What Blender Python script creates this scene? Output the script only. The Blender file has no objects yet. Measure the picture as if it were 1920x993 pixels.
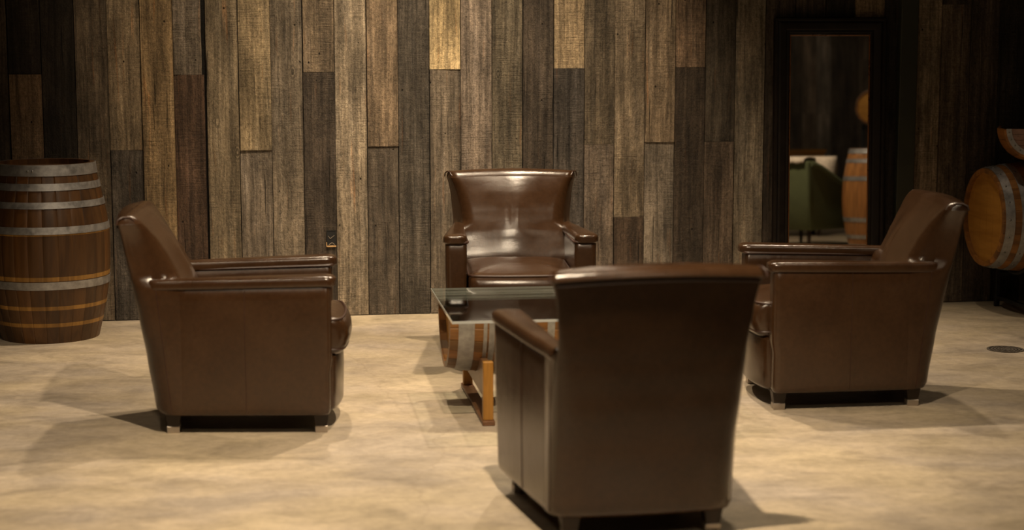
import bpy, bmesh, math, random
from mathutils import Vector, Matrix
PI = math.pi
random.seed(7)
scene = bpy.context.scene
C = scene.collection

# ------------------------------------------------------------------ camera
cam_d = bpy.data.cameras.new('camera')
cam = bpy.data.objects.new('camera', cam_d); C.objects.link(cam)
cam.location = (0, 0, 1.6)
cam.rotation_euler = (PI/2 - 0.13307, 0, 0)
cam_d.sensor_width = 36; cam_d.lens = 3290.7/1920*36
cam_d.clip_end = 60
cam_d.dof.use_dof = True
cam_d.dof.focus_distance = 8.9
cam_d.dof.aperture_fstop = 1.9
scene.camera = cam

# ------------------------------------------------------------------ world + exposure
w = bpy.data.worlds.new('world'); scene.world = w; w.use_nodes = True
w.node_tree.nodes['Background'].inputs[0].default_value = (1.0, .8, .6, 1)
w.node_tree.nodes['Background'].inputs[1].default_value = 0.02
scene.view_settings.view_transform = 'Standard'
scene.view_settings.look = 'None'
scene.view_settings.gamma = 1
scene.view_settings.exposure = 0.12
scene.view_settings.use_curve_mapping = False

# ------------------------------------------------------------------ lights (ceiling spots and added fill)
WARM = (1.0, .80, .56)
def spot(loc, aim, power, ang=70, blend=.6, rad=.05, col=WARM):
    d = bpy.data.lights.new('spot_light', 'SPOT'); d.energy = power; d.color = col
    d.spot_size = math.radians(ang); d.spot_blend = blend; d.shadow_soft_size = rad
    o = bpy.data.objects.new('spot_light', d); C.objects.link(o); o.location = loc
    o.rotation_euler = (Vector(aim)-Vector(loc)).to_track_quat('-Z', 'Y').to_euler()
    return o
# front row, aimed at the seating group
spot((.10, 4.5, 3.6), (-.30, 6.4, 0), 690, 78, .85)
spot((-1.6, 5.2, 3.6), (-1.2, 7.2, .2), 60, 66, .8)
spot((2.3, 5.6, 3.6), (1.6, 7.4, .2), 50, 62, .8)
# rear row, a metre in front of the board wall
spot((-.75, 8.65, 3.6), (-.75, 8.2, 0), 275, 92, .8)
spot((.35, 8.85, 3.6), (.25, 8.3, 0), 350, 96, .8)
spot((1.75, 9.0, 3.6), (1.6, 8.2, 0), 150, 84, .9)
# wall washers
spot((-.15, 8.3, 3.7), (-.25, 9.9, 1.9), 270, 62, .9)
spot((-1.2, 8.2, 3.7), (-1.3, 9.75, 1.9), 150, 62, .9)
# soft fill added behind the viewer, lifts the nearest chair's dark back
def panel(loc, size, power):
    d = bpy.data.lights.new('room_fill', 'AREA'); d.energy = power; d.size = size; d.color = WARM
    o = bpy.data.objects.new('room_fill', d); C.objects.link(o); o.location = loc; return o
panel((-1.6, 1.2, 4.1), .7, 26); panel((2.2, 1.2, 4.1), .7, 26)
# added spots brightening the far side (seen only in the mirror)
spot((3.1, 5.2, 3.6), (4.6, 4.2, .4), 330, 60, .7)
spot((6.0, 1.5, 3.6), (6.6, -1.2, 1.2), 120, 80, .8)

# ------------------------------------------------------------------ node helpers
def new_mat(name):
    m = bpy.data.materials.new(name); m.use_nodes = True
    nt = m.node_tree; b = nt.nodes['Principled BSDF']
    return m, nt, b
def N(nt, typ, **kw):
    n = nt.nodes.new(typ)
    for k, v in kw.items():
        if k.startswith('i_'):
            key = k[2:]; key = int(key) if key.isdigit() else key.replace('_', ' ')
            n.inputs[key].default_value = v
        else: setattr(n, k, v)
    return n
def L(nt, a, b): nt.links.new(a, b)
def ramp(nt, src, stops):
    r = nt.nodes.new('ShaderNodeValToRGB'); L(nt, src, r.inputs[0])
    e = r.color_ramp.elements
    while len(e) < len(stops): e.new(.5)
    for i, (p, c) in enumerate(stops):
        e[i].position = p
        e[i].color = (c, c, c, 1) if not isinstance(c, tuple) else (*c, 1)
    return r.outputs[0]
def mapping(nt, src, scale, loc=(0, 0, 0)):
    m = nt.nodes.new('ShaderNodeMapping'); L(nt, src, m.inputs[0])
    m.inputs['Scale'].default_value = scale; m.inputs['Location'].default_value = loc
    return m.outputs[0]
def noise(nt, vec, scale, detail=6, rough=.6, dist=0):
    n = N(nt, 'ShaderNodeTexNoise', i_Scale=scale, i_Detail=detail, i_Roughness=rough, i_Distortion=dist)
    L(nt, vec, n.inputs['Vector']); return n.outputs[0]
def math_(nt, op, a, b=None, clamp=False):
    m = nt.nodes.new('ShaderNodeMath'); m.operation = op; m.use_clamp = clamp
    for i, v in enumerate((a, b)):
        if v is None: continue
        if isinstance(v, (int, float)): m.inputs[i].default_value = v
        else: L(nt, v, m.inputs[i])
    return m.outputs[0]
def mix(nt, fac, a, b, mode='MIX'):
    m = nt.nodes.new('ShaderNodeMix'); m.data_type = 'RGBA'; m.blend_type = mode
    for i, v in ((0, fac), (6, a), (7, b)):
        if isinstance(v, (int, float)): m.inputs[i].default_value = v if i == 0 else (v, v, v, 1)
        elif isinstance(v, tuple): m.inputs[i].default_value = (*v, 1)
        else: L(nt, v, m.inputs[i])
    return m.outputs[2]
def bump(nt, b, h, strength=.5, dist=.002, prev=None):
    n = N(nt, 'ShaderNodeBump', i_Strength=strength, i_Distance=dist)
    L(nt, h, n.inputs['Height'])
    if prev: L(nt, prev, n.inputs['Normal'])
    L(nt, n.outputs[0], b.inputs['Normal']); return n.outputs[0]
def objco(nt): return nt.nodes.new('ShaderNodeTexCoord').outputs['Object']

# ------------------------------------------------------------------ materials
def mat_boards():
    """weathered reclaimed boards; 'tint' rgb = the board's own colour, alpha = its seed"""
    m, nt, b = new_mat('reclaimed_boards')
    at = N(nt, 'ShaderNodeAttribute', attribute_name='tint')
    seed = at.outputs['Alpha']
    off = N(nt, 'ShaderNodeCombineXYZ')
    L(nt, math_(nt, 'MULTIPLY', seed, 37.), off.inputs[0]); L(nt, math_(nt, 'MULTIPLY', seed, 91.), off.inputs[2])
    ad = N(nt, 'ShaderNodeVectorMath', operation='ADD'); L(nt, objco(nt), ad.inputs[0]); L(nt, off.outputs[0], ad.inputs[1])
    co = ad.outputs[0]
    # slightly bend the grain
    wv = noise(nt, mapping(nt, co, (3, 3, 1.2)), 1, 2)
    cmb = N(nt, 'ShaderNodeCombineXYZ'); L(nt, math_(nt, 'MULTIPLY', math_(nt, 'SUBTRACT', wv, .5), .05), cmb.inputs[0])
    ad2 = N(nt, 'ShaderNodeVectorMath', operation='ADD'); L(nt, co, ad2.inputs[0]); L(nt, cmb.outputs[0], ad2.inputs[1])
    cg = ad2.outputs[0]
    g1 = noise(nt, mapping(nt, cg, (120, 20, 4)), 1, 6, .65)
    g2 = noise(nt, mapping(nt, cg, (34, 8, 1.3)), 1, 5, .6)
    bl = noise(nt, mapping(nt, co, (7, 5, 2.6)), 1, 4, .6)
    fine = noise(nt, co, 190, 3, .7)
    saw = noise(nt, mapping(nt, co, (9, 3, 190)), 1, 3, .6)
    sawm = ramp(nt, noise(nt, mapping(nt, co, (4, 2, 1.6)), 1, 2), [(.42, 0.), (.62, 1.)])
    crust = noise(nt, mapping(nt, cg, (75, 30, 42), (1, 4, 2)), 1, 5, .75)
    v = math_(nt, 'MULTIPLY', ramp(nt, g1, [(.25, .5), (.5, .95), (.75, 1.35)]), ramp(nt, g2, [(.28, .42), (.5, .95), (.72, 1.5)]))
    v = math_(nt, 'MULTIPLY', v, ramp(nt, crust, [(.3, .55), (.5, 1.), (.7, 1.4)]))
    v = math_(nt, 'MULTIPLY', v, ramp(nt, bl, [(.28, .45), (.5, .95), (.74, 1.6)]))
    v = math_(nt, 'MULTIPLY', v, ramp(nt, fine, [(.3, .7), (.7, 1.3)]))
    sv = mix(nt, sawm, 1., ramp(nt, saw, [(.35, .68), (.5, 1.), (.68, 1.25)]))
    v = math_(nt, 'MULTIPLY', v, sv)
    col = mix(nt, 1., at.outputs['Color'], v, 'MULTIPLY')
    # rusty orange streaks and pale grey patches
    rust = ramp(nt, noise(nt, mapping(nt, cg, (42, 6, 1.7), (5, 3, 8)), 1, 3), [(.63, 0.), (.75, .55)])
    col = mix(nt, rust, col, mix(nt, 1., col, (1.9, 1.05, .5), 'MULTIPLY'))
    grey = ramp(nt, noise(nt, mapping(nt, cg, (22, 6, 1.5), (9, 1, 4)), 1, 4), [(.52, 0.), (.68, .5)])
    col = mix(nt, grey, col, mix(nt, 1., col, (1.35, 1.42, 1.55), 'MULTIPLY'))
    dk = ramp(nt, noise(nt, mapping(nt, cg, (30, 6, 1.1), (2, 7, 1)), 1, 4, .7), [(.24, .75), (.36, 0.)])
    col = mix(nt, dk, col, mix(nt, 1., col, .28, 'MULTIPLY'))
    # long drying cracks
    ck = N(nt, 'ShaderNodeTexNoise', i_Scale=1., i_Detail=2.); L(nt, mapping(nt, cg, (85, 10, 1.6), (6, 2, 3)), ck.inputs['Vector'])
    ckr = ramp(nt, ck.outputs[0], [(.262, 1.), (.30, 0.)])
    col = mix(nt, ckr, col, mix(nt, 1., col, .12, 'MULTIPLY'))
    # bright splintered flecks
    fl = ramp(nt, noise(nt, mapping(nt, cg, (150, 40, 22), (8, 8, 1)), 1, 4, .7), [(.64, 0.), (.74, .6)])
    col = mix(nt, fl, col, mix(nt, 1., col, (2.1, 1.95, 1.7), 'MULTIPLY'))
    # nail holes, each with its own stretched shape
    vo = N(nt, 'ShaderNodeTexVoronoi', i_Scale=1.); L(nt, mapping(nt, co, (11, 2, 7)), vo.inputs['Vector'])
    nh = ramp(nt, vo.outputs['Distance'], [(.03, 1.), (.055, 0.)])
    col = mix(nt, nh, col, (.008, .005, .003))
    # knots
    vk = N(nt, 'ShaderNodeTexVoronoi', i_Scale=1.); L(nt, mapping(nt, co, (4.2, .7, 1.9), (3, 1, 2)), vk.inputs['Vector'])
    ring = math_(nt, 'SINE', math_(nt, 'MULTIPLY', vk.outputs['Distance'], 150.))
    km = ramp(nt, vk.outputs['Distance'], [(.03, 1.), (.11, 0.)])
    kn = mix(nt, 1., col, ramp(nt, ring, [(.0, .5), (1., 1.5)]), 'MULTIPLY')
    col = mix(nt, km, col, kn)
    col = mix(nt, 1., col, (1.12, 1.16, 1.24), 'MULTIPLY')
    L(nt, col, b.inputs['Base Color'])
    b.inputs['Roughness'].default_value = .72
    b.inputs['Specular IOR Level'].default_value = .3
    h = math_(nt, 'ADD', math_(nt, 'MULTIPLY', g1, .7), math_(nt, 'MULTIPLY', g2, .6))
    h = math_(nt, 'ADD', h, math_(nt, 'MULTIPLY', math_(nt, 'MULTIPLY', saw, sawm), .9))
    h = math_(nt, 'ADD', h, math_(nt, 'MULTIPLY', fine, .5))
    h = math_(nt, 'ADD', h, math_(nt, 'MULTIPLY', crust, 1.5))
    h = math_(nt, 'SUBTRACT', h, math_(nt, 'MULTIPLY', ckr, 1.2))
    h = math_(nt, 'SUBTRACT', h, math_(nt, 'MULTIPLY', nh, 2.))
    bump(nt, b, h, 1., .007)
    return m
def mat_concrete():
    m, nt, b = new_mat('polished_concrete')
    co = objco(nt)
    n1 = noise(nt, mapping(nt, co, (.75, .95, 1)), 1, 6, .62, .5)
    n2 = noise(nt, mapping(nt, co, (3.2, 5.5, 1)), 1, 6, .65, .6)
    n3 = noise(nt, co, 26, 5, .7)
    n4 = noise(nt, co, 240, 2, .6)
    v = math_(nt, 'MULTIPLY', ramp(nt, n1, [(.3, .8), (.5, 1.), (.72, 1.16)]), ramp(nt, n2, [(.28, .72), (.5, 1.), (.72, 1.22)]))
    v = math_(nt, 'MULTIPLY', v, ramp(nt, n3, [(.3, .84), (.7, 1.13)]))
    v = math_(nt, 'MULTIPLY', v, ramp(nt, n4, [(.3, .95), (.7, 1.04)]))
    hue = ramp(nt, noise(nt, mapping(nt, co, (1.3, 1.9, 1), (4, 2, 0)), 1, 4), [(.36, (.375, .315, .25)), (.5, (.42, .345, .25)), (.64, (.44, .36, .245))])
    col = mix(nt, 1., hue, v, 'MULTIPLY')
    # hairline cracks
    vo = N(nt, 'ShaderNodeTexVoronoi', feature='DISTANCE_TO_EDGE', i_Scale=.42)
    wob = noise(nt, co, 2.2, 4)
    ad = N(nt, 'ShaderNodeVectorMath', operation='ADD'); L(nt, co, ad.inputs[0])
    cb = N(nt, 'ShaderNodeCombineXYZ'); L(nt, math_(nt, 'MULTIPLY', wob, .35), cb.inputs[0]); L(nt, math_(nt, 'MULTIPLY', wob, .5), cb.inputs[1])
    L(nt, cb.outputs[0], ad.inputs[1]); L(nt, ad.outputs[0], vo.inputs['Vector'])
    cr = ramp(nt, vo.outputs['Distance'], [(.0, .16), (.0012, 0.)])
    col = mix(nt, cr, col, (.14, .10, .06))
    L(nt, col, b.inputs['Base Color'])
    L(nt, ramp(nt, n2, [(.3, .42), (.7, .62)]), b.inputs['Roughness'])
    b.inputs['Specular IOR Level'].default_value = .35
    bump(nt, b, math_(nt, 'ADD', n3, math_(nt, 'MULTIPLY', n2, .8)), .25, .004)
    return m
def mat_leather(name, base, hi, rough=.36):
    m, nt, b = new_mat(name)
    co = objco(nt)
    n1 = noise(nt, co, 5, 5, .6)
    n2 = noise(nt, co, 55, 4, .6)
    vo = N(nt, 'ShaderNodeTexVoronoi', i_Scale=420.); L(nt, co, vo.inputs['Vector'])
    col = mix(nt, ramp(nt, n1, [(.35, 0.), (.7, 1.)]), base, hi)
    col = mix(nt, 1., col, ramp(nt, n2, [(.3, .85), (.7, 1.1)]), 'MULTIPLY')
    L(nt, col, b.inputs['Base Color'])
    L(nt, ramp(nt, n1, [(.3, rough-.03), (.7, rough+.07)]), b.inputs['Roughness'])
    b.inputs['Specular IOR Level'].default_value = .55
    cre = noise(nt, mapping(nt, co, (9, 20, 9)), 1, 3, .5, 1.2)
    h = math_(nt, 'ADD', math_(nt, 'MULTIPLY', vo.outputs['Distance'], .10), math_(nt, 'MULTIPLY', n2, .12))
    h = math_(nt, 'ADD', h, math_(nt, 'MULTIPLY', cre, .5))
    bump(nt, b, h, .3, .005)
    return m
def mat_wood(name, dark, light, sc=(40, 40, 3), rough=.45, attr=False, spec=.4):
    """grain along local z"""
    m, nt, b = new_mat(name)
    co = objco(nt)
    if attr:
        at = N(nt, 'ShaderNodeAttribute', attribute_name='tint')
        off = N(nt, 'ShaderNodeCombineXYZ'); L(nt, math_(nt, 'MULTIPLY', at.outputs['Alpha'], 53.), off.inputs[2])
        ad = N(nt, 'ShaderNodeVectorMath', operation='ADD'); L(nt, co, ad.inputs[0]); L(nt, off.outputs[0], ad.inputs[1]); co = ad.outputs[0]
    g = noise(nt, mapping(nt, co, sc), 1, 6, .6, .6)
    g2 = noise(nt, mapping(nt, co, tuple(s*.2 for s in sc)), 1, 4, .6)
    f = math_(nt, 'ADD', math_(nt, 'MULTIPLY', g, .6), math_(nt, 'MULTIPLY', g2, .4))
    col = mix(nt, ramp(nt, f, [(.35, 0.), (.65, 1.)]), dark, light)
    if attr: col = mix(nt, 1., col, at.outputs['Color'], 'MULTIPLY')
    L(nt, col, b.inputs['Base Color'])
    b.inputs['Roughness'].default_value = rough
    b.inputs['Specular IOR Level'].default_value = spec
    bump(nt, b, g, .35, .0015)
    return m
def mat_plain(name, col, rough=.5, metal=0., var=.15, sc=12, bmp=.0, spec=.5):
    m, nt, b = new_mat(name)
    n = noise(nt, objco(nt), sc, 5, .6)
    L(nt, mix(nt, 1., col, ramp(nt, n, [(.3, 1-var), (.7, 1+var)]), 'MULTIPLY'), b.inputs['Base Color'])
    L(nt, ramp(nt, n, [(.3, max(rough-.08, .02)), (.7, min(rough+.08, 1))]), b.inputs['Roughness'])
    b.inputs['Metallic'].default_value = metal; b.inputs['Specular IOR Level'].default_value = spec
    if bmp: bump(nt, b, noise(nt, objco(nt), sc*12, 3), bmp, .002)
    return m
def mat_glass():
    m, nt, b = new_mat('clear_glass')
    out = nt.nodes['Material Output']
    tr = N(nt, 'ShaderNodeBsdfTransparent'); tr.inputs[0].default_value = (.90, .93, .91, 1)
    gl = N(nt, 'ShaderNodeBsdfGlossy'); gl.inputs['Roughness'].default_value = .03
    gl.inputs[0].default_value = (.95, .97, .96, 1)
    n = noise(nt, objco(nt), 3, 2)
    L(nt, ramp(nt, n, [(.3, .02), (.7, .05)]), gl.inputs['Roughness'])
    fr = N(nt, 'ShaderNodeFresnel', i_IOR=1.5)
    ms = N(nt, 'ShaderNodeMixShader')
    L(nt, fr.outputs[0], ms.inputs[0]); L(nt, tr.outputs[0], ms.inputs[1]); L(nt, gl.outputs[0], ms.inputs[2])
    L(nt, ms.outputs[0], out.inputs[0])
    return m
M = dict(
    boards=mat_boards(), floor=mat_concrete(),
    leather=mat_leather('brown_leather', (.036, .0165, .007), (.050, .0235, .0100), .20),
    pipe=mat_leather('leather_piping', (.034, .014, .008), (.05, .02, .011), .4),
    legwood=mat_wood('dark_leg_wood', (.012, .007, .004), (.03, .015, .008)),
    tip=mat_plain('brushed_steel_tip', (.42, .37, .32), .38, .85),
    under=mat_plain('black_webbing', (.006, .005, .005), .9),
    stave=mat_wood('oak_staves', (.065, .030, .011), (.17, .082, .028), (26, 26, 2.6), .42, True),
    head=mat_wood('oak_head', (.27, .115, .016), (.42, .20, .035), (3, 30, 30), .45),
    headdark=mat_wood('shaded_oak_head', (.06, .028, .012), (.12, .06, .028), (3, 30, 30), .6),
    hoop=mat_plain('galvanised_steel', (.34, .33, .325), .46, .75, .28, 30, .2),
    rivet=mat_plain('rivet_steel', (.22, .21, .2), .4, .8),
    black=mat_plain('black_steel', (.012, .012, .012), .5, .3),
    frame=mat_plain('espresso_frame', (.008, .005, .0035), .5, 0, .3, 18, 0, .25),
    bead=mat_plain('bronze_bead', (.20, .085, .03), .3, .5),
    post=mat_wood('orange_stand_wood', (.22, .10, .016), (.38, .18, .032), (40, 40, 4), .4),
    run=mat_wood('brown_stand_wood', (.10, .045, .02), (.2, .1, .05), (40, 4, 40), .4),
    glass=mat_glass(),
    gedge=mat_plain('glass_edge', (.50, .52, .50), .12, .2, .1, 6, 0, .8),
    pillar=mat_plain('dark_green_paint', (.020, .021, .012), .55, 0, .15, 8),
    green=mat_plain('green_velvet', (.095, .11, .048), .85, 0, .12, 9, .3),
    cream=mat_plain('cream_knit', (.62, .52, .42), .9, 0, .2, 40, .6),
    dark=mat_plain('dark_ceiling', (.03, .026, .022), .85),
    grate=mat_plain('cast_iron_grate', (.13, .11, .09), .55, .35, .3, 40),
    hole=mat_plain('box_interior', (.004, .004, .004), .8),
    rim=mat_wood('pale_cut_wood', (.42, .25, .11), (.6, .38, .18)),
    pink=mat_wood('weathered_tray_wood', (.16, .085, .06), (.27, .155, .115), (30, 30, 3), .55),
)
mm = bpy.data.materials.new('mirror_silver'); mm.use_nodes = True
_b = mm.node_tree.nodes['Principled BSDF']
_b.inputs['Metallic'].default_value = 1
_n = noise(mm.node_tree, objco(mm.node_tree), 4, 3)
L(mm.node_tree, ramp(mm.node_tree, _n, [(.3, (.80, .80, .78)), (.7, (.84, .84, .82))]), _b.inputs['Base Color'])
_b.inputs['Roughness'].default_value = .015
M['mirror'] = mm

# ------------------------------------------------------------------ mesh helpers
class MB:
    def __init__(s): s.bm = bmesh.new(); s.tint = None
    def _tag(s, faces, tint):
        if tint is None: return
        if s.tint is None: s.tint = s.bm.loops.layers.float_color.new('tint')
        for f in faces:
            for l in f.loops: l[s.tint] = tint
    def grid(s, rows, closed=True, caps=True, tint=None):
        """rows of points -> skin"""
        bm = s.bm; V = [[bm.verts.new(p) for p in r] for r in rows]; F = []
        n = len(V[0])
        for a, b in zip(V[:-1], V[1:]):
            for i in range(n if closed else n-1):
                j = (i+1) % n
                F.append(bm.faces.new((a[i], a[j], b[j], b[i])))
        if caps and closed:
            F.append(bm.faces.new(V[0][::-1])); F.append(bm.faces.new(V[-1]))
        s._tag(F, tint); return F
    def box(s, lo, hi, bev=.0, tint=None, mat=None):
        x0, y0, z0 = lo; x1, y1, z1 = hi; b = bev
        rows = []
        def ring(x0, y0, x1, y1, z, c):
            pts = [(x0+c, y0), (x1-c, y0), (x1, y0+c), (x1, y1-c), (x1-c, y1), (x0+c, y1), (x0, y1-c), (x0, y0+c)] if c > 0 else [(x0, y0), (x1, y0), (x1, y1), (x0, y1)]
            return [Vector((a, d, z)) for a, d in pts]
        if b > 0:
            rows = [ring(x0+b, y0+b, x1-b, y1-b, z0, b*.6), ring(x0, y0, x1, y1, z0+b, b), ring(x0, y0, x1, y1, z1-b, b), ring(x0+b, y0+b, x1-b, y1-b, z1, b*.6)]
        else: rows = [ring(x0, y0, x1, y1, z0, 0), ring(x0, y0, x1, y1, z1, 0)]
        if mat: rows = [[mat @ p for p in r] for r in rows]
        return s.grid(rows, tint=tint)
    def tube(s, pts, r, n=8, closed=False):
        P = [Vector(p) for p in pts]; rows = []; up = Vector((0, 0, 1)); m = len(P)
        prev = None
        for i, p in enumerate(P):
            a = P[(i-1) % m] if (closed or i > 0) else P[i]; b = P[(i+1) % m] if (closed or i < m-1) else P[i]
            t = (b-a).normalized()
            if prev is None:
                u = t.cross(up) if abs(t.z) < .9 else t.cross(Vector((1, 0, 0)))
            else: u = prev - t*prev.dot(t)
            u.normalize(); prev = u; v = t.cross(u)
            rr = r[i] if isinstance(r, (list, tuple)) else r
            rows.append([p + (u*math.cos(2*PI*k/n) + v*math.sin(2*PI*k/n))*rr for k in range(n)])
        if closed:
            rows.append(rows[0]); s.grid(rows, caps=False)
        else: s.grid(rows)
    def build(s, name, mat, parent=None, smooth=40, loc=None):
        bmesh.ops.remove_doubles(s.bm, verts=s.bm.verts, dist=1e-6)
        bmesh.ops.recalc_face_normals(s.bm, faces=s.bm.faces)
        me = bpy.data.meshes.new(name); s.bm.to_mesh(me); s.bm.free()
        me.materials.append(mat)
        if smooth:
            for p in me.polygons: p.use_smooth = True
            me.set_sharp_from_angle(angle=math.radians(smooth))
        o = bpy.data.objects.new(name, me); C.objects.link(o)
        if parent: o.parent = parent
        if loc: o.location = loc
        return o
def tag(o, label, cat, group=None, kind=None):
    o['label'] = label
    if cat: o['category'] = cat
    if group: o['group'] = group
    if kind: o['kind'] = kind
    return o
def empty(name, loc, rz=0):
    o = bpy.data.objects.new(name, None); C.objects.link(o); o.location = loc; o.rotation_euler = (0, 0, rz)
    o.empty_display_size = .1; return o
def structure(o, label=None):
    o['kind'] = 'structure'
    if label: o['label'] = label
    return o
def kids(o): return [c for c in bpy.data.objects if c.parent == o]
def copy_tree(o, parent=None):
    c = o.copy(); C.objects.link(c); c.parent = parent
    for ch in kids(o): copy_tree(ch, c)
    return c
def interp(tab, z):
    if z <= tab[0][0]: return tab[0][1:]
    for a, b in zip(tab[:-1], tab[1:]):
        if z <= b[0]:
            t = (z-a[0])/(b[0]-a[0]); t = t*t*(3-2*t)*.35 + t*.65
            return [u+(v-u)*t for u, v in zip(a[1:], b[1:])]
    return tab[-1][1:]
def rounded(pts, radii, seg=5, side=8, lim=.48):
    """closed polygon with rounded corners, constant vertex count"""
    n = len(pts); out = []; P = [Vector((p[0], p[1])) for p in pts]; ends = []
    for i in range(n):
        a, p, b = P[i-1], P[i], P[(i+1) % n]
        r = min(radii[i], (a-p).length*lim, (b-p).length*lim)
        ends.append((p+(a-p).normalized()*r, p, p+(b-p).normalized()*r))
    for i in range(n):
        s, p, e = ends[i]
        for k in range(seg+1):
            t = k/seg; out.append(s*(1-t)**2*1 + p*2*t*(1-t) + e*t*t)
        s2 = ends[(i+1) % n][0]
        for k in range(1, side): out.append(e.lerp(s2, k/side))
    return out

# ------------------------------------------------------------------ THE SETTING
THW = .1408
WALL0 = Vector((.0582, 9.9536, 0))
PW = .1757
def tn(r, g, b): return (r, g, b)
LIGHTY = (.46, .33, .165); TAN = (.26, .187, .108); GREYT = (.19, .147, .102); MID = (.13, .094, .058)
BRN = (.15, .092, .048); DARK = (.066, .047, .031); DGREY = (.09, .071, .052); VDARK = (.032, .023, .015); REDB = (.10, .058, .034)
# board n starts at (n-17)*PW along the wall: list of (top z, colour), lowest board first
BD = {
 -1: [(9, DARK)], 0: [(9, DARK)], 1: [(1.362, BRN), (9, VDARK)], 2: [(9, VDARK)], 3: [(9, MID)],
 4: [(.946, DGREY), (9, TAN)], 5: [(9, (.25, .165, .08))], 6: [(1.356, REDB), (9, GREYT)], 7: [(9, (.20, .15, .09))],
 8: [(.939, GREYT), (9, (.26, .19, .105))], 9: [(9, (.175, .135, .09))], 10: [(1.368, (.055, .04, .027)), (9, (.16, .115, .07))],
 11: [(9, (.245, .188, .122))], 12: [(.954, (.10, .076, .052)), (9, (.195, .135, .08))], 13: [(9, (.078, .062, .044))],
 14: [(1.381, (.15, .115, .078)), (9, LIGHTY)], 15: [(9, (.205, .155, .11))], 16: [(.60, (.075, .057, .038)), (9, (.125, .098, .062))],
 17: [(9, (.068, .050, .034))], 18: [(1.385, (.075, .06, .046)), (9, (.33, .235, .13))], 19: [(.955, (.145, .108, .075)), (9, (.12, .09, .056))],
 20: [(.536, (.085, .055, .034)), (9, (.215, .16, .10))], 21: [(.964, (.20, .16, .115)), (9, (.23, .165, .10))],
 22: [(1.389, DARK), (9, (.19, .125, .075))], 23: [(.964, (.125, .088, .058)), (9, (.078, .06, .04))],
 24: [(9, (.21, .165, .11))], 25: [(9, DARK)], 26: [(9, DARK)], 27: [(9, VDARK)], 28: [(1.67, DARK), (9, (.24, .16, .085))],
 29: [(9, VDARK)], 30: [(9, (.27, .195, .12))], 31: [(1.747, (.115, .08, .05)), (9, DARK)], 32: [(9, (.075, .052, .034))],
 33: [(9, VDARK)], 34: [(9, DARK)], 35: [(9, VDARK)],
}
WH = 4.2
mb = MB()
pool = [DARK, MID, BRN, DGREY, VDARK, GREYT]
for n in range(-22, 52):
    segs = BD.get(n) or [(random.choice((.54, .95, 1.37)), random.choice(pool)), (9, random.choice(pool))]
    z0 = 0.004; x0 = (n-17)*PW
    segs = [list(q) for q in segs]
    if segs[-1][0] > WH: segs[-1][0] = random.uniform(2.0, 2.4); segs.append([WH, random.choice(pool)])
    for zt, col in segs:
        th = .022 + random.choice((-.006, -.003, 0, .002, .006))
        if n == 5: th = .034
        if n == 7: th = .037
        if n == 6: th = .018
        gl, gr = random.choice((.0012, .0018, .0028)), random.choice((.0012, .002, .0034))
        if n == 6: gr = .012 if zt < 1.36 else .024
        # board face with tiny eased edges
        sd = random.random()
        xa, xb = x0+gl, x0+PW-gr
        lean = random.uniform(-.0022, .0022); e = .0016
        za, zb = z0+.0007, min(zt, WH)-.0007
        rows = []
        nz = max(2, int((zb-za)/.12))
        for k in range(nz+1):
            z = za+(zb-za)*k/nz
            j = [random.uniform(-.0006, .0006) for _ in range(2)]
            rows.append([(xa+j[0], 0, z), (xa+j[0], -th+e, z), (xa+e+j[0], -th+lean, z), (xb-e+j[1], -th-lean, z), (xb+j[1], -th+e, z), (xb+j[1], 0, z)])
        mb.grid([[Vector(p) for p in r] for r in rows], tint=(*col, sd))
        z0 = zt
# dark backing behind the boards
mb.box((-39*PW, .0, 0), (35*PW, .06, WH), tint=(.01, .008, .006, 0))
wall = mb.build('wall_back', M['boards'], smooth=0)
wall.location = WALL0; wall.rotation_euler = (0, 0, THW)
structure(wall, 'wall of weathered reclaimed vertical boards')

mb = MB(); mb.box((-8, -1.6, -.12), (9.4, 12.2, 0)); structure(mb.build('floor', M['floor'], smooth=0), 'mottled tan polished concrete floor')
mb = MB(); mb.box((-8, -1.6, WH), (9.4, 12.2, WH+.1)); structure(mb.build('ceiling', M['dark'], smooth=0))
mb = MB(); mb.box((-6.72, -1.5, 0), (-6.6, 9.0, WH)); structure(mb.build('wall_left', M['dark'], smooth=0))
def rear_wall(name, a, b):
    a = Vector(a); b = Vector(b); d = (b-a); n = int(d.length/.2); mb = MB()
    for i in range(n):
        col = random.choice((DARK, VDARK, DGREY, VDARK)); zc = random.choice((1.0, 1.4, 2.1))
        for z0, z1 in ((0, zc), (zc, WH)):
            mb.box((i*.2+.002, -.03, z0+.001), ((i+1)*.2-.002, 0, z1-.001), tint=(*col, random.random()))
    o = mb.build(name, M['boards'], smooth=0); o.location = a; o.rotation_euler = (0, 0, math.atan2(d.y, d.x)); return structure(o)
rear_wall('wall_front', (9.2, -1.5, 0), (-6.6, -1.5, 0))
rear_wall('wall_right', (9.2, 11.2, 0), (9.2, -1.5, 0))
# painted steel column against the boards
mb = MB(); mb.box((2.19, -.085, 0), (2.293, -.03, WH), .004)
t = mb.build('trim_1', M['pillar']); t.location = WALL0; t.rotation_euler = (0, 0, THW)
structure(t, 'dark green painted steel column strip')

def on_wall(name, s, out, z):
    o = empty(name, WALL0 + Vector((math.cos(THW)*s + math.sin(THW)*out, math.sin(THW)*s - math.cos(THW)*out, z)), THW)
    return o

# ------------------------------------------------------------------ CLUB CHAIR
ZB = .078
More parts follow.
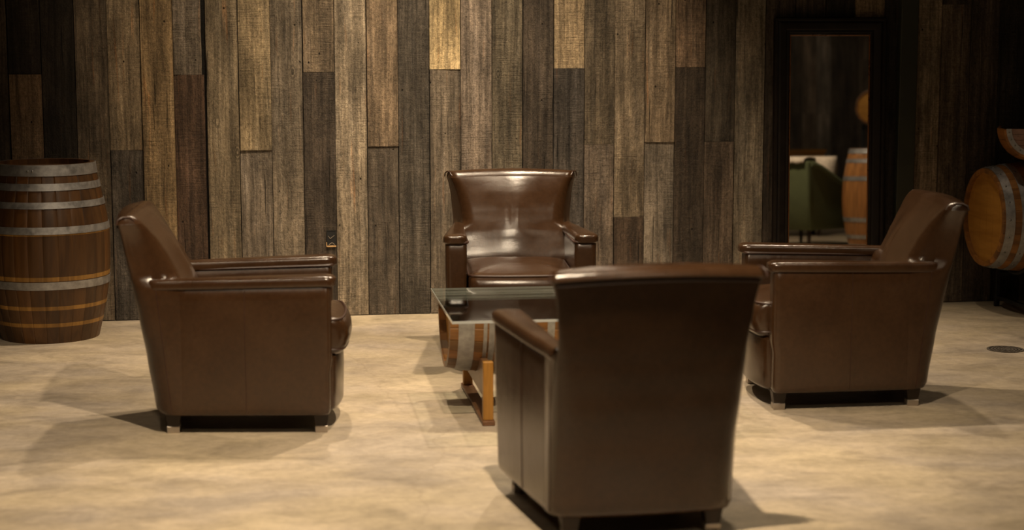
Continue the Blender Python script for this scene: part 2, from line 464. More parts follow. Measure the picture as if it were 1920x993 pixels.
#        z     wr    wf    yr     yf    bulge
BACK = [(.078, .304, .285, -.290, -.10, .0),
        (.12, .305, .288, -.298, -.10, .0),
        (.30, .307, .290, -.325, -.10, .0),
        (.46, .308, .290, -.350, -.125, .015),
        (.588, .308, .290, -.372, -.182, .035),
        (.622, .310, .238, -.380, -.203, .038),
        (.64, .310, .238, -.383, -.213, .040),
        (.70, .312, .244, -.394, -.243, .040),
        (.76, .317, .258, -.405, -.276, .034),
        (.81, .325, .280, -.414, -.308, .024),
        (.845, .336, .303, -.421, -.334, .016),
        (.86, .346, .316, -.425, -.346, .012)]
def back_section(z, inset=0., dz=0., rear=0., rin=0., fin=0.):
    wr, wf, yr, yf, bg = interp(BACK, z)
    ix = inset*.35
    ix += rin*.35; wr -= ix; wf -= ix*.6; yr += inset - rear + rin; yf -= inset + fin
    rr = .105 if z < .30 else max(.016, .105-(z-.30)*.215)
    t = min(1, max(0, (z-.588)/.034))
    sx = (.305-ix)*(1-t) + (wr*.45+wf*.55+.004)*t; sy = -.170*(1-t) + (yr*.45+yf*.55)*t
    P = rounded([(-wr, yr), (wr, yr), (sx, sy), (wf, yf), (-wf, yf), (-sx, sy)], [rr, rr, .02, .05, .05, .02], 8, 22, .80)
    out = []
    for p in P:
        x, y = p
        u = min(1, abs(x)/wf)
        if y > yf-.045 and abs(x) < wf-.0005: y += (bg*(.85*math.exp(-(u/.5)**2)+.15*(1-u**6)) - .007*math.exp(-((x-.004)/.013)**2-((z-.69)/.055)**2) + .004*math.exp(-((x+.022)/.012)**2-((z-.69)/.06)**2) + .003*math.exp(-((x-.05)/.02)**2-((z-.66)/.05)**2))*min(1, max(0, (y-yf+.045)/.045))
        elif y < yr+.03: y -= .022*max(0, 1-(x/wr)**2)
        arch =   .013*(1-(x/.34)**2)*max(0, min(1, (z-.55)/.3))
        out.append(Vector((x, y, z+dz+arch)))
    return out
def make_chair():
    root = empty('club_chair', (0, 0, 0))
    # backrest
    mb = MB(); rows = []
    rows.append(back_section(ZB, .03)); rows.append(back_section(ZB, .008, .004))
    zs = [ZB+.02]
    while zs[-1] < .835: zs.append(zs[-1]+.022)
    for z in zs: rows.append(back_section(z))
    R = .036; a0_ = math.radians(40)
    for k in range(0, 11):
        q = k/11; a = q*PI/2; af = a0_+(PI/2-a0_)*q
        rows.append(back_section(.845, 0, R*math.sin(a)*.95, .009*math.cos(a)**.5*min(1, (k+.4)), R*(1-math.cos(a)), .062*(math.cos(a0_)-math.cos(af))))
    # close the top with a few shrinking rings
    top = rows[-1]; cy_ = sum(p.y for p in top)/len(top)
    for s_, dz in ((.6, .0015), (.25, .0022)):
        rows.append([Vector((p.x*(1-(1-s_)*.15), cy_+(p.y-cy_)*s_, p.z+dz)) for p in top])
    mb.grid(rows)
    back = mb.build('backrest', M['leather'], root, 50)
    # piping along both front edges of the inner back, over the top corner
    for s_ in (-1, 1):
        mb = MB(); pts = []
        for k in range(24):
            z = .585+(.848-.585)*k/23
            wr, wf, yr, yf, bg = interp(BACK, z)
            arch = .013*(1-(wf/.34)**2)*max(0, min(1, (z-.55)/.3))
            pts.append((s_*(wf-.006), yf-.019, z+arch))
        wr, wf, yr, yf, bg = interp(BACK, .86)
        pts += [(s_*(wf-.002), yf-.020, .868), (s_*(wf+.000), (yf*.6+yr*.4), .876), (s_*(wr-.015), yr+.022, .877), (s_*(wr-.006), yr+.006, .868), (s_*(wr-.004), yr+.0, .85)]
        mb.tube(pts, .0036, 8); mb.build('piping', M['pipe'], back)
    # rear seam below the rolled top
    mb = MB(); pts = []
    for k in range(25):
        x = -.318+.636*k/24
        pts.append((x, -.419-.022*(1-(x/.335)**2)-.003, .833+.013*(1-(x/.34)**2)))
    mb.tube(pts, .0035, 6); mb.build('top_seam', M['pipe'], back)
    # two arms
    for s_ in (-1, 1):
        def xo(y, z):   # outer face
            t = min(1, max(0, (y+.17)/.575))
            return .3054+.056*t**.85 - .010*(max(0, .45-z)/.37)*t
        mb = MB(); rows = []
        zz = [ZB, ZB+.004, ZB+.012, ZB+.03] + [ZB+.03+(.59-ZB-.03)*k/10 for k in range(1, 11)] + [.596, .60]
        for i, z in enumerate(zz):
            ins = {0: .014, 1: .006, 2: .0015}.get(i, 0.)
            if z >= .596: ins = .006 if z < .6 else .012
            yf = .402-ins-(.008 if z < .3 else 0); yb = -.192
            xi = .256+ins
            P = [(xi, yb), (xo(yb, z)-ins, yb)] + [(xo(yb+(yf-yb)*q, z)-ins, yb+(yf-yb)*q) for q in (.2, .4, .6, .8)] + [(xo(yf, z)-ins, yf), (xi, yf-.004)]
            P = rounded(P, [.001, .001, .03, .03, .03, .03, .030, .022], 5, 5)
            top = .012*max(0, z-.4)/.2
            rows.append([Vector((s_*p.x, p.y, z + top*(p.y+.17)/.575 - .004*(z > .5))) for p in P])
        mb.grid(rows); arm = mb.build('arm_panel', M['leather'], root, 50)
        mb = MB(); mb.tube([(s_*(xo(.06, z)+.0006), .06, z) for z in [ZB+.012+k*.04 for k in range(13)]+[.588]], .0012, 6)
        mb.build('side_seam', M['pipe'], arm)
        mb = MB(); pts = []
        for k in range(14):
            z = ZB+.012+(.60-ZB-.012)*k/13; ys = -.236-.10*(z-.1)
            sec = [p for p in back_section(z) if p.x > .2]
            for a, b in zip(sec[:-1], sec[1:]):
                if (a.y-ys)*(b.y-ys) <= 0 and a.y != b.y: pts.append(a.lerp(b, (ys-a.y)/(b.y-a.y))); break
        mb.tube([(s_*(p.x+.0005), p.y, p.z) for p in pts], .0016, 6)
        mb.build('rear_seam', M['pipe'], arm)
        # welt under the pad
        mb = MB(); q_ = lambda y: xo(y, .59)+.002
        P = rounded([(.254, -.17), (q_(-.17), -.17), (q_(0), 0), (q_(.2), .2), (q_(.4), .407), (.252, .403)], [.01, .02, .03, .03, .03, .024], 6, 8)
        mb.tube([(s_*(p.x), p.y, .5915+.012*(p.y+.17)/.575) for p in P], .0055, 8, True); mb.build('piping', M['pipe'], arm)
        # pad: a rounded bolster following the curved arm
        mb = MB(); rows = []
        def pad(y, k, dz=0):   # section across the arm at y, scaled by k
            t = min(1, max(0, (y+.26)/.67))
            xout = xo(y, .6)+.010; xin = .246+.010*t
            if y < -.17: xout -= (-.17-y)*.06
            cx = (xout+xin)/2; hw = (xout-xin)/2; hz = .0205
            cz = .602+.016*t+dz
            pts = rounded([(-hw, -hz), (hw, -hz), (hw, hz), (-hw, hz)], [.014, .014, .030, .030], 7, 4)
            out = []
            for p in pts:
                crown = .005*(1-(p.x/hw)**2) if p.y > 0 else 0
                out.append(Vector((s_*(cx+p.x*k), y, cz+(p.y+crown)*(.25+.75*k))))
            return out
        for k in range(0, 8):
            a = k/7*PI/2; rows.append(pad(-.318+.035*(1-math.cos(a)), .55+.45*math.sin(a)))
        for k in range(1, 15): rows.append(pad(-.283+.658*k/15, 1))
        for k in range(0, 9):
            a = k/8*PI/2; rows.append(pad(.375+.045*math.sin(a), .35+.65*math.cos(a), -.003*k/8))
        mb.grid(rows); mb.build('arm_pad', M['leather'], root, 60)
    # seat cushion: crowned slab with a soft bulging nose
    mb = MB(); rows = []
    def cs(z, ins, nose):
        P = rounded([(-0.250+ins, -.16+ins), (0.250-ins, -.16+ins), (0.250-ins, .405+nose), (-0.250+ins, .405+nose)], [.03, .03, .05, .05], 6, 14)
        o = []
        for p in P:
            x, y = p
            if y > .30: y += .022*(1-(x/0.250)**2)
            o.append(Vector((x, y, z)))
        return o
    for z, ins, nose in ((.30, .03, .0), (.305, .012, .02), (.318, .003, .035), (.345, .0, .048), (.38, 0, .055), (.41, 0, .052), (.432, .0, .044), (.446, .002, .030), (.455, .008, .012)):
        rows.append(cs(z, ins, nose))
    base = rows[-1]
    for k, s_ in enumerate((.93, .85, .72, .55, .35, .12)):
        dz = (1-s_**2)*.036
        rr = []
        for i, p in enumerate(base):
            q = Vector((p.x*s_, .13+(p.y-.13)*s_, .455+dz))
            if k < 3: q.z += .0022*math.sin(p.x*95+k)*max(0, (p.y-.2))*2.2
            rr.append(q)
        rows.append(rr)
    mb.grid(rows); cu = mb.build('seat_cushion', M['leather'], root, 60)
    for z, nose, ins in ((.449, .030, .001), (.327, .038, .001)):
        mb = MB(); mb.tube([p for p in cs(z, ins, nose)], .0048, 8, True); mb.build('piping', M['pipe'], cu)
    # front apron, bowed
    mb = MB(); rows = []
    for z, ins in ((ZB, .012), (ZB+.005, .004), (ZB+.015, 0), (.16, -.002), (.24, -.004), (.295, -.002), (.302, .008)):
        P = rounded([(-.256, -.05), (.256, -.05), (.256-ins, .405-ins), (-.256+ins, .405-ins)], [.01, .01, .03, .03], 5, 12)
        rows.append([Vector((p.x, p.y+(.038*(1-(p.x/.256)**2) if p.y > .3 else 0), z)) for p in P])
    mb.grid(rows); mb.build('front_apron', M['leather'], root, 50)
    mb = MB(); mb.box((-.25, -.24, .066), (.25, .38, .0795)); mb.build('dust_cover', M['under'], root)
    for x, y in ((-.275, .355), (.275, .355), (-.235, -.235), (.235, -.235)):
        mb = MB()
        def lg(z, h): return [Vector((x+a*h, y+b*h, z)) for a, b in ((-1, -1), (1, -1), (1, 1), (-1, 1))]
        mb.grid([lg(.026, .0225), lg(.05, .026), lg(.0795, .030)]); leg = mb.build('leg', M['legwood'], root, 30)
        mb = MB(); mb.grid([lg(0, .0225), lg(.003, .024), lg(.026, .0250), lg(.028, .0235)]); mb.build('steel_tip', M['tip'], leg, 30)
    return root
proto = make_chair()
G = 'brown leather club chairs around the barrel table'
tag(proto, 'brown leather club chair in left side view, nearest to the upright barrel, facing right', 'armchair', G)
proto.location = (-1.1448, 7.1548, 0); proto.rotation_euler.z = -1.4791
for loc, rz, lab in (
    ((1.4705, 7.6354, 0), 1.6353, 'brown leather club chair in right side view, in front of the tall mirror, facing left'),
    ((.0191, 8.6531, 0), 3.2015, 'brown leather club chair against the board wall, facing the viewer with shiny creased back'),
    ((.366, 5.69, 0), .195, 'brown leather club chair nearest the viewer, seen from behind')):
    c = copy_tree(proto); c.location = loc; c.rotation_euler.z = rz; c['label'] = lab

# ------------------------------------------------------------------ BARRELS
def prof(tab, z): return interp_lin(tab, z)
def interp_lin(tab, z):
    if z <= tab[0][0]: return tab[0][1]
    for i, (a, b) in enumerate(zip(tab[:-1], tab[1:])):
        if z <= b[0]: return a[1]+(b[1]-a[1])*(z-a[0])/(b[0]-a[0])
    return tab[-1][1]
def smooth_prof(H, r_end, r_mid):
    return [(H*k/24, r_mid-(r_mid-r_end)*abs(2*k/24-1)**1.9) for k in range(25)]
def stave_mesh(mb, pr, H, nst, cols, bands=(), a0=0, a1=2*PI, thick=.024, clean=(2.2, 2.4, 2.1), jag=0.):
    """barrel wall of single staves; bands = z ranges of unweathered wood where a hoop used to sit"""
    zc = sorted(set([H*k/30 for k in range(31)] + [z for b_ in bands for z in b_]))
    for i in range(nst):
        u0 = a0+(a1-a0)*i/nst; u1 = a0+(a1-a0)*(i+1)/nst; du = (u1-u0)
        col = random.choice(cols); sd = random.random(); k_ = random.uniform(.85, 1.12)
        for za, zb in zip(zc[:-1], zc[1:]):
            inb = any(b0-1e-5 <= za and zb <= b1+1e-5 for b0, b1 in bands)
            c = tuple(q*k_ for q in col) if not inb else tuple(q*(.8+.2*k_) for q in clean)
            rows = []
            for z in (za, zb):
                r = prof(pr, z); row = []
                for t in (0, .06, .35, .65, .94, 1):
                    a = u0+du*t; rr = r-(.0022 if t in (0, 1) else 0)
                    row.append(Vector((math.cos(a)*rr, math.sin(a)*rr, z)))
                for t in (1, 0):
                    a = u0+du*t; row.append(Vector((math.cos(a)*(r-thick), math.sin(a)*(r-thick), z)))
                rows.append(row)
            mb.grid(rows, caps=(za == zc[0] or zb == zc[-1]), tint=(*c, sd))
def hoop(pr, z0, z1, parent, name='hoop', rivets=2, ang=0, a0=0, a1=2*PI, rgap=.0):
    mb = MB(); n = 72; rows = []
    full = abs(a1-a0-2*PI) < 1e-4
    m = n if full else n+1
    for z, d in ((z0, .001), (z0, .0035), (z1, .0035), (z1, .001)):
        r = prof(pr, z)+d
        rows.append([Vector((math.cos(a0+(a1-a0)*k/n)*r, math.sin(a0+(a1-a0)*k/n)*r, z)) for k in range(m)])
    mb.grid(rows+[rows[0]], closed=full, caps=False)
    o = mb.build(name, M['hoop'], parent, 40)
    for j in range(rivets):
        mb = MB(); a = ang+j*rgap; zc = z0+(z1-z0)*.45; r = prof(pr, zc)+.003
        c = Vector((math.cos(a)*r, math.sin(a)*r, zc)); nrm = Vector((math.cos(a), math.sin(a), 0)); ta = Vector((-nrm.y, nrm.x, 0))
        rr = []
        for k in range(4):
            q = k/3*PI/2*.95
            rr.append([c+nrm*(.004*math.sin(q))+(ta*math.cos(2*PI*i/10)+Vector((0, 0, 1))*math.sin(2*PI*i/10))*.0062*math.cos(q) for i in range(10)])
        mb.grid(rr); mb.build('rivet', M['rivet'], o)
    return o
def disc(mb, r, z, h, planks=5, tint=None):
    """round head made of boards, thin grooves between"""
    for i in range(planks):
        xa = -r+2*r*i/planks+.0008; xb = -r+2*r*(i+1)/planks-.0008
        xs = [xa+(xb-xa)*k/8 for k in range(9)]
        up = [(x, math.sqrt(max(r*r-x*x, 1e-8))) for x in xs]; dn = [(x, -y) for x, y in reversed(up)]
        loop = up+dn
        mb.grid([[Vector((x, y, z)) for x, y in loop], [Vector((x, y, z+h)) for x, y in loop]], tint=tint)

# upright barrel on the left
Hh = .919
bt = empty('wine_barrel', (-2.435, 9.141, 0), .3)
tag(bt, 'upright weathered oak wine barrel with grey hoops standing at the left edge', 'barrel')
prA = [(0, .250), (.08, .270), (.18, .292), (.286, .309), (.40, .318), (.50, .3195), (.571, .317), (.64, .308), (.70, .297), (.78, .280), (.861, .262), (.919, .254)]
mb = MB(); stave_mesh(mb, prA, Hh, 26, [(.62, .58, .5), (.52, .50, .45), (.75, .66, .5), (.46, .44, .42)], clean=(2.0, 2.1, 1.3), bands=((.088, .108), (.178, .198), (.330, .352), (.563, .571)))
mb.build('staves', M['stave'], bt, 30)
for z0, z1, rv in ((.863, .9195, 2), (.790, .826, 0), (.700, .733, 0), (.571, .608, 0), (.286, .326, 0)):
    hoop(prA, z0, z1, bt, rivets=rv, ang=-1.95+.0, rgap=.09)
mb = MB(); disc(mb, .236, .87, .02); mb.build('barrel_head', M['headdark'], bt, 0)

# horizontal barrel at the right, on a black stand
ax = Vector((.988, .156, 0)).normalized()
def lying(name, pos, axis, roll=0):
    o = empty(name, pos)
    z = axis.normalized(); x = z.cross(Vector((0, 0, 1))).normalized(); y = z.cross(x)
    o.rotation_euler = Matrix((x, y, z)).transposed().to_euler()
    return o
Hl = .92
prB = smooth_prof(Hl, .276, .325)
hb = lying('wine_barrel', (2.67, 9.9, .548), ax)
tag(hb, 'orange-headed oak wine barrel lying on its side on a black stand at the right edge', 'barrel')
mb = MB(); stave_mesh(mb, prB, Hl, 28, [(2.1, 1.9, 1.3), (1.8, 1.6, 1.1), (2.4, 2.1, 1.5), (1.5, 1.4, 1.2)])
mb.build('staves', M['stave'], hb, 30)
for z0, z1 in ((.012, .062), (.100, .138), (.25, .29), (.63, .67), (.762, .802), (.858, .908)):
    hoop(prB, z0, z1, hb, rivets=18 if z0 < .2 else 2, ang=1.7, rgap=.349)
for z_ in (.022, .88):
    mb = MB(); disc(mb, .256, z_, .02, 6); mb.build('barrel_head', M['head'], hb, 0)
# stand
sr = empty('barrel_stand', (2.67, 9.9, 0), math.atan2(ax.y, ax.x))
tag(sr, 'black steel stand carrying the lying barrel at the right edge', 'stand')
for xo_ in (.20, .72):
    mb = MB()
    rb = prof(prB, xo_)+.012
    pts = []
    for k in range(17):
        a = -PI/2 + (k/16-.5)*1.75
        pts.append((xo_, math.cos(a)*rb, .548+math.sin(a)*rb))
    mb.tube(pts, .012, 8); mb.build('saddle', M['black'], sr)
    for s_ in (-1, 1):
        mb = MB(); mb.box((xo_-.013, s_*.215-.013, 0), (xo_+.013, s_*.215+.013, .318), .002); mb.build('leg', M['black'], sr)
    mb = MB(); mb.box((xo_-.011, -.205, .045), (xo_+.011, .205, .067), .002); mb.build('cross_bar', M['black'], sr)
for s_ in (-1, 1):
    mb = MB(); mb.box((.21, s_*.215-.011, .18), (.71, s_*.215+.011, .202), .002); mb.build('rail', M['black'], sr)

# barrel half tray resting on it
tr = lying('barrel_tray', (2.865, 9.62, 1.062), Vector((.20, .98, 0)))
tag(tr, 'half barrel tray with riveted steel strap resting on top of the lying barrel', 'tray')
prT = [(0, .165), (.20, .19), (.40, .165)]
# local: z along axis, opening upwards; find which angle is down
mb = MB()
Rm = tr.rotation_euler.to_matrix(); dn = Rm.inverted() @ Vector((0, 0, -1)); ad_ = math.atan2(dn.y, dn.x)
stave_mesh(mb, prT, .40, 9, [(2., 1.7, 1.2), (1.6, 1.4, 1.)], a0=ad_-PI/2*.98, a1=ad_+PI/2*.98, thick=.018)
mb.build('staves', M['stave'], tr, 30)
mb = MB()
for i in range(5):   # end boards, stacked
    h0 = i*.152/5+.0008; h1 = (i+1)*.152/5-.0008
    a_ = Vector((math.cos(ad_), math.sin(ad_), 0)); b_ = Vector((-a_.y, a_.x, 0))
    loop = []
    for h in (h0, (h0+h1)/2, h1): loop.append((h, math.sqrt(max(.152**2-h*h, 1e-6))))
    pts = [(h, w_) for h, w_ in loop]+[(h, -w_) for h, w_ in reversed(loop)]
    mb.grid([[a_*h+b_*w_+Vector((0, 0, z)) for h, w_ in pts] for z in (.004, .02)])
mb.build('end_board', M['pink'], tr, 0)
mb = MB(); rows = []
for r_, z_ in ((.153, .0035), (.153, -.001), (.125, -.001), (.125, .0035)):
    rows.append([Vector((math.cos(a)*r_, math.sin(a)*r_, z_)) for a in [ad_-PI/2+PI*k/32 for k in range(33)]])
mb.grid(rows+[rows[0]], closed=False, caps=False); st = mb.build('strap', M['hoop'], tr, 40)
for k in range(11):
    a = ad_-PI/2+PI*(k+.5)/11; mb = MB(); c = Vector((math.cos(a)*.139, math.sin(a)*.139, -.001))
    mb.grid([[c+Vector((math.cos(2*PI*i/10)*r_, math.sin(2*PI*i/10)*r_, z_)) for i in range(10)] for r_, z_ in ((.005, 0), (.004, -.002), (.0015, -.003))])
    mb.build('rivet', M['rivet'], st)

# ------------------------------------------------------------------ GLASS TABLE ON A HALF BARREL
RT = .1385
tb = empty('coffee_table', (.244, 7.428, 0), RT)
tag(tb, 'glass-topped coffee table made of a half barrel on wooden feet, between the four chairs', 'table')
mb = MB(); mb.box((-.55, -.455, .438), (.55, .455, .450), .002); gt = mb.build('glass_top', M['glass'], tb, 30)
mb = MB()
for lo, hi in (((-.5512, -.4562, .4385), (.5512, -.4545, .4495)), ((-.5512, .4545, .4385), (.5512, .4562, .4495)), ((-.5512, -.4545, .4385), (-.5495, .4545, .4495)), ((.5495, -.4545, .4385), (.5512, .4545, .4495))):
    mb.box(lo, hi)
mb.build('glass_edge', M['gedge'], gt, 0)
Ht = 1.07
prC = smooth_prof(Ht, .262, .305)
cr = empty('cradle_barrel', (0, 0, 0)); bpy.data.objects.remove(cr)
bz = .437
mb = MB()
stave_mesh(mb, prC, Ht, 15, [(1.7, 1.5, 1.1), (1.3, 1.2, 1.), (2., 1.7, 1.2), (1., 1., .9)], a0=PI, a1=2*PI, thick=.026)
def lay(bm_):   # z axis -> table x, keep the half below
    Mx = Matrix(((0, 0, 1, -Ht/2), (1, 0, 0, .03), (0, 1, 0, bz), (0, 0, 0, 1)))
    return Mx
hbm = empty('x', (0, 0, 0)); bpy.data.objects.remove(hbm)
LM = lay(None)
def lay_obj(o): o.matrix_parent_inverse = Matrix.Identity(4); o.matrix_local = LM; return o
lay_obj(mb.build('half_barrel', M['stave'], tb, 30)); HB = [o for o in bpy.data.objects if o.name.startswith('half_barrel')][0]
for z0, z1 in ((.035, .10), (.137, .152), (.160, .182), (.40, .43), (Ht-.43, Ht-.40), (Ht-.182, Ht-.137), (Ht-.10, Ht-.035)):
    hoop(prC, z0, z1, HB, rivets=0, a0=PI*1.001, a1=2*PI*.9995)
mb = MB()
for zc in (.03, Ht-.05):
    for i in range(4):
        h0 = -.236*(i+1)/4+.0008; h1 = -.236*i/4-.0008; pts = []
        hs = [h0+(h1-h0)*k/4 for k in range(5)]
        pts = [(math.sqrt(max(.2365**2-h*h, 1e-6)), h) for h in hs]; pts = pts+[(-x, h) for x, h in reversed(pts)]
        mb.grid([[Vector((x, h, z)) for x, h in pts] for z in (zc, zc+.02)])
mb.build('end_board', M['head'], HB, 0)
for xs in (-.393, .393):
    mb = MB(); mb.box((xs-.026, -.375, 0), (xs+.026, .435, .020), .003); fr_ = mb.build('foot_runner', M['run'], tb)
    for py in (-.335, .395):
        mb = MB(); mb.box((xs-.021, py-.02, .019), (xs+.021, py+.02, .262), .003); mb.build('post', M['post'], tb)
    mb = MB(); rb = prof(prC, Ht/2+xs)+.001; rows = []
    xs_ = [-.345+.69*k/20 for k in range(21)]
    topz = [min(.25, bz-math.sqrt(max(rb*rb-x*x, 0))) if abs(x) < rb else .25 for x in xs_]
    for dx in (-.014, .014):
        rows.append([Vector((xs+dx, x+.03, .105)) for x in xs_]+[Vector((xs+dx, x+.03, z)) for x, z in reversed(list(zip(xs_, topz)))])
    mb.grid(rows); mb.build('cradle_board', M['run'], tb, 30)

# ------------------------------------------------------------------ MIRROR
AL = .0356
mir = empty('floor_mirror', (0, 0, 0))
tag(mir, 'tall black-framed mirror leaning on the board wall behind the right-hand chair', 'mirror')
# plane through (1.8, 10.13, .9)
S = Vector((math.cos(THW), math.sin(THW), 0)); NN = Vector((math.sin(THW)*math.cos(AL), -math.cos(THW)*math.cos(AL), math.sin(AL))); UP = NN.cross(S)*1.0
if UP.z < 0: UP = -UP
P0 = Vector((1.8, 10.13, .9)); s0 = (P0-WALL0).dot(S)
base = P0 + UP*(-.9/UP.z) + S*(1.779-s0)
mir.matrix_world = Matrix.Translation(base) @ Matrix((S, -NN, UP)).transposed().to_4x4()
# local x across, y into wall, z up;   outer half width .331, glass half width .240
FO, FG, ZT, ZG = .331, .240, 1.672, 1.575
mb = MB()
profile = [(0, .018), (0, -.018), (.006, -.026), (.016, -.026), (.022, -.018), (.034, -.022), (.062, -.016), (.072, -.010), (.084, -.012), (.0905, -.004), (.0905, .006), (.0905, .018)]
loops = []
for d, y in profile:
    loops.append([Vector((-FO+d, y, .02+d)), Vector((FO-d, y, .02+d)), Vector((FO-d, y, ZT-d)), Vector((-FO+d, y, ZT-d))])
mb.grid(loops, caps=False); mb.build('frame', M['frame'], mir, 25)
mb = MB(); mb.box((-FG-.002, 0, .108), (FG+.002, .008, ZG+.003)); mb.build('mirror_glass', M['mirror'], mir, 0)
mb = MB(); mb.box((-.325, .0125, .03), (.325, .0165, ZT-.008)); mb.build('backing_board', M['frame'], mir, 0)
mb = MB(); loops = []
for d, y in ((0, -.001), (.002, -.0055), (.006, -.0055), (.0085, -.0005)):
    loops.append([Vector((-FG+d, y, .110+d)), Vector((FG-d, y, .110+d)), Vector((FG-d, y, ZG-d)), Vector((-FG+d, y, ZG-d))])
mb.grid(loops, caps=False); mb.build('bead', M['bead'], mir, 25)

# ------------------------------------------------------------------ SMALL THINGS
jb = on_wall('junction_box', -1.086, .026, .443)
tag(jb, 'small dark electrical box cut into a dark board above the left chair arm', 'electrical box')
mb = MB()
for lo, hi in (((-.0265, -.003, -.045), (-.0225, .0, .045)), ((.0225, -.003, -.045), (.0265, .0, .045)), ((-.0265, -.003, .041), (.0265, 0, .045))):
    mb.box(lo, hi)
mb.build('box_rim', M['black'], jb, 0)
mb = MB(); mb.box((-.0225, -.0015, -.041), (.0225, .0, .041)); mb.build('box_interior', M['hole'], jb, 0)
mb = MB(); mb.box((-.0285, -.005, -.049), (.0265, .0, -.041)); mb.box((-.0285, -.005, -.049), (-.0245, .0, -.022)); mb.build('cut_wood_edge', M['rim'], jb, 0)
for a, b in (((-.018, .014), (-.006, -.002)), ((-.006, -.002), (.017, .016)), ((-.014, -.036), (.004, -.024)), ((.004, -.024), (.018, -.036))):
    mb = MB(); mb.tube([(a[0], -.003, a[1]), (b[0], -.003, b[1])], .0016, 6); mb.build('wire', M['tip'], jb)
dr = empty('floor_drain', (2.493, 8.733, 0))
tag(dr, 'round cast iron floor drain cover in the concrete at the right', 'drain')
mb = MB()
for r0_, r1_ in ((.0, .008), (.016, .024), (.032, .040), (.048, .056), (.064, .072), (.082, .092)):
    rows = []
    for r_, z_ in ((max(r0_, .0005), .0005), (max(r0_, .0005), .004), (r1_, .004), (r1_, .0005)):
        rows.append([Vector((math.cos(2*PI*k/40)*r_, math.sin(2*PI*k/40)*r_, z_)) for k in range(40)])
    mb.grid(rows, caps=False)
for k in range(6):
    mb.box((-.09, -.003, .001), (.09, .003, .0035), mat=Matrix.Rotation(k*PI/6, 4, 'Z'))
mb.build('grate', M['grate'], dr, 30)
mb = MB(); mb.grid([[Vector((math.cos(2*PI*k/40)*.091, math.sin(2*PI*k/40)*.091, z)) for k in range(40)] for z in (.0002, .001)]); mb.build('drain_pit', M['hole'], dr, 0)

# ------------------------------------------------------------------ ACROSS THE ROOM (seen in the mirror)
def green_chair():
    F = math.atan2(-.43, .9)
    g = empty('upholstered_armchair', (4.67, 3.89, 0), F-PI/2)
    tag(g, 'green upholstered armchair with sloping arms reflected in the mirror', 'armchair')
    # local y = facing
    mb = MB(); rows = []
    for z, ins in ((.17, .01), (.18, 0), (.5, -.004), (.79, .0), (.815, .008), (.825, .03)):
        P = rounded([(-.37+ins, -.39+ins), (.37-ins, -.39+ins), (.35-ins, -.24-ins), (-.35+ins, -.24-ins)], [.04, .04, .03, .03], 5, 6)
        rows.append([Vector((p.x, p.y-(z-.17)*.06, z)) for p in P])
    mb.grid(rows); mb.build('backrest', M['green'], g, 50)
    for s_ in (-1, 1):
        mb = MB(); rows = []
        for k in range(21):
            t = k/20; y = -.36+.74*t
            zt = .80-.26*(t*t*(3-2*t))**.9
            P = rounded([(.27, .17), (.362, .17), (.362, zt-.04), (.385, zt-.02), (.37, zt+.02), (.29, zt+.02), (.265, zt-.03)], [.01, .01, .01, .012, .02, .02, .015], 4, 3)
            rows.append([Vector((s_*p.x, y, p.y)) for p in P])
        mb.grid(rows); mb.build('arm', M['green'], g, 50)
    mb = MB(); mb.box((-.28, -.26, .17), (.28, .37, .30), .01); mb.build('seat_base', M['green'], g)
    mb = MB(); mb.box((-.27, -.25, .30), (.27, .40, .44), .03); mb.build('seat_cushion', M['green'], g)
    for x, y in ((-.32, -.34), (.32, -.34), (-.32, .33), (.32, .33)):
        mb = MB(); mb.tube([(x, y, .175), (x*1.03, y*1.04, 0)], [.024, .014], 8); mb.build('leg', M['legwood'], g)
    return g
gc = green_chair()
def pillowish(name, label, cat, loc, rot, size, mat, puff=.5):
    mb = MB(); n = 18; rows = []
    a, b, c = size
    for side in (1, -1):
        rr = []
        for i in range(n+1):
            row = []
            for j in range(n+1):
                u = -1+2*i/n; v = -1+2*j/n
                h = ((1-u**4)*(1-v**4))**puff
                row.append(Vector((a*u*(1-.06*(1-v*v)*0), side*b*h, c*v)))
            rr.append(row)
        mb.grid(rr, closed=False)
    o = mb.build(name, mat, None, 60); o.location = loc; o.rotation_euler = rot
    return tag(o, label, cat)
Fz = math.atan2(-.43, .9)-PI/2
cl = lambda x, y, z: Vector((4.67, 3.89, 0)) + Matrix.Rotation(Fz, 3, 'Z') @ Vector((x, y, z))
pillowish('cushion', 'cream cushion on the green armchair in the mirror', 'cushion', cl(0, .10, .662), (-.25, 0, Fz), (.262, .12, .205), M['cream'])
# throw over the back: draped sheet with fringe bumps
mb = MB(); rows = []
for k in range(25):
    t = -1+2*k/24; row = []
    for (y, z) in ((-.452, .80), (-.450, .82), (-.435, .842), (-.39, .852), (-.33, .852), (-.272, .845), (-.258, .80), (-.252, .72)):
        row.append(Vector((.345*t, y-.002, z+.006*math.sin(k*1.7)+random.uniform(-.002, .002))))
    rows.append(row)
mb.grid(rows, closed=False)
o = mb.build('throw_blanket', M['cream'], None, 60); o.location = cl(0, 0, 0); o.rotation_euler = (0, 0, Fz)
sm = o.modifiers.new('thick', 'SOLIDIFY'); sm.thickness = .008; sm.offset = 0
tag(o, 'cream knitted throw over the back of the green armchair in the mirror', 'blanket')
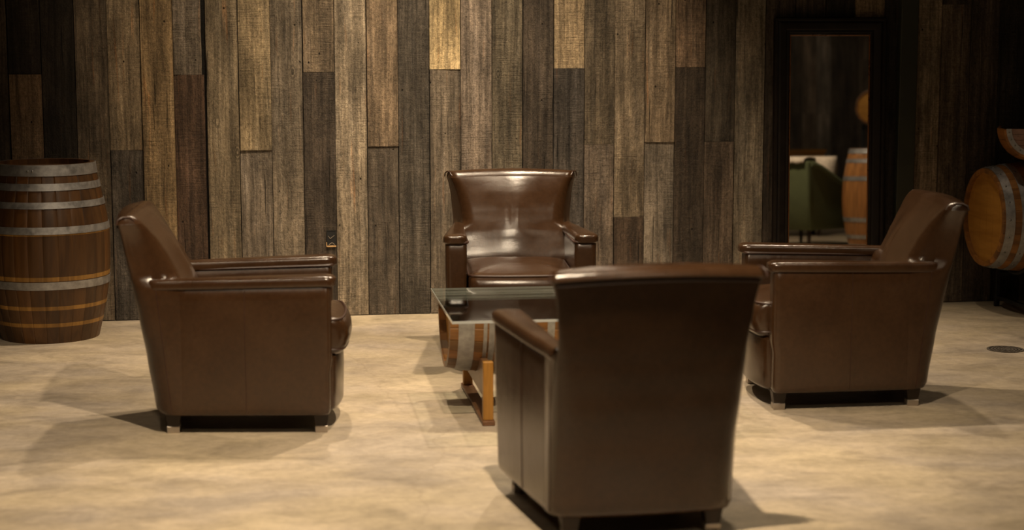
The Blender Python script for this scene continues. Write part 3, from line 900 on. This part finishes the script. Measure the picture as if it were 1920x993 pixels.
# barrel beside it
rb = empty('wine_barrel', (5.07, 4.64, 0), 1.1)
tag(rb, 'upright light oak barrel beside the green armchair, reflected in the mirror', 'barrel')
prD = smooth_prof(.93, .275, .345)
mb = MB(); stave_mesh(mb, prD, .93, 24, [(2.5, 2.3, 2.), (2.1, 2., 1.8), (2.8, 2.5, 2.2)]); mb.build('staves', M['stave'], rb, 30)
for z0, z1 in ((.885, .928), (.80, .835), (.635, .675), (.255, .295), (.10, .135), (.004, .045)):
    hoop(prD, z0, z1, rb, rivets=0)
mb = MB(); disc(mb, .255, .89, .02); mb.build('barrel_head', M['headdark'], rb, 0)
# wooden counter
ct = empty('sideboard', (5.27, 1.88, 0), math.atan2(.2775, .96))
tag(ct, 'orange wooden sideboard across the room, its top showing in the mirror', 'sideboard')
mb = MB(); mb.box((-.5, -.22, .10), (.5, .22, .89), .005); mb.build('body', M['head'], ct)
mb = MB(); mb.box((-.52, -.24, .89), (.52, .24, .93), .006); mb.build('top', M['head'], ct)
for x in (-.25, .25):
    mb = MB(); mb.box((x-.235, .22, .14), (x+.235, .235, .86), .004); d_ = mb.build('door', M['post'], ct)
    mb = MB(); mb.tube([(x*.2, .245, .46), (x*.2, .245, .56)], .006, 8); mb.build('handle', M['black'], d_)
for x in (-.45, .45):
    for y in (-.18, .18):
        mb = MB(); mb.box((x-.02, y-.02, 0), (x+.02, y+.02, .10)); mb.build('leg', M['legwood'], ct)
# raised barrel on a tall stand near the rear wall
axr = Vector((.75, -.66, 0)).normalized()
hr = lying('wine_barrel', (7.40, .03, 1.44), axr)
tag(hr, 'barrel on a tall black stand far across the room, its head reflected in the mirror', 'barrel')
prE = smooth_prof(.55, .205, .235)
mb = MB(); stave_mesh(mb, prE, .55, 20, [(1.6, 1.4, 1.1), (1.2, 1.1, 1)]); mb.build('staves', M['stave'], hr, 30)
for z0, z1 in ((.01, .05), (.14, .17), (.38, .41), (.50, .54)): hoop(prE, z0, z1, hr, rivets=0)
for z_ in (.014, .52):
    mb = MB(); disc(mb, .188, z_, .02); mb.build('barrel_head', M['head'], hr, 0)
ts = empty('barrel_stand', (7.40, .03, 0), math.atan2(axr.y, axr.x))
tag(ts, 'tall black stand under the far raised barrel seen in the mirror', 'stand')
for xo_ in (.12, .43):
    for s_ in (-1, 1):
        mb = MB(); mb.box((xo_-.02, s_*.15-.02, 0), (xo_+.02, s_*.15+.02, 1.235), .003); mb.build('leg', M['black'], ts)
    mb = MB(); mb.box((xo_-.02, -.17, 1.17), (xo_+.02, .17, 1.208), .003); mb.build('cross_bar', M['black'], ts)
mb = MB(); mb.box((.10, -.15, .5), (.45, .15, .53), .003); mb.build('shelf', M['black'], ts)
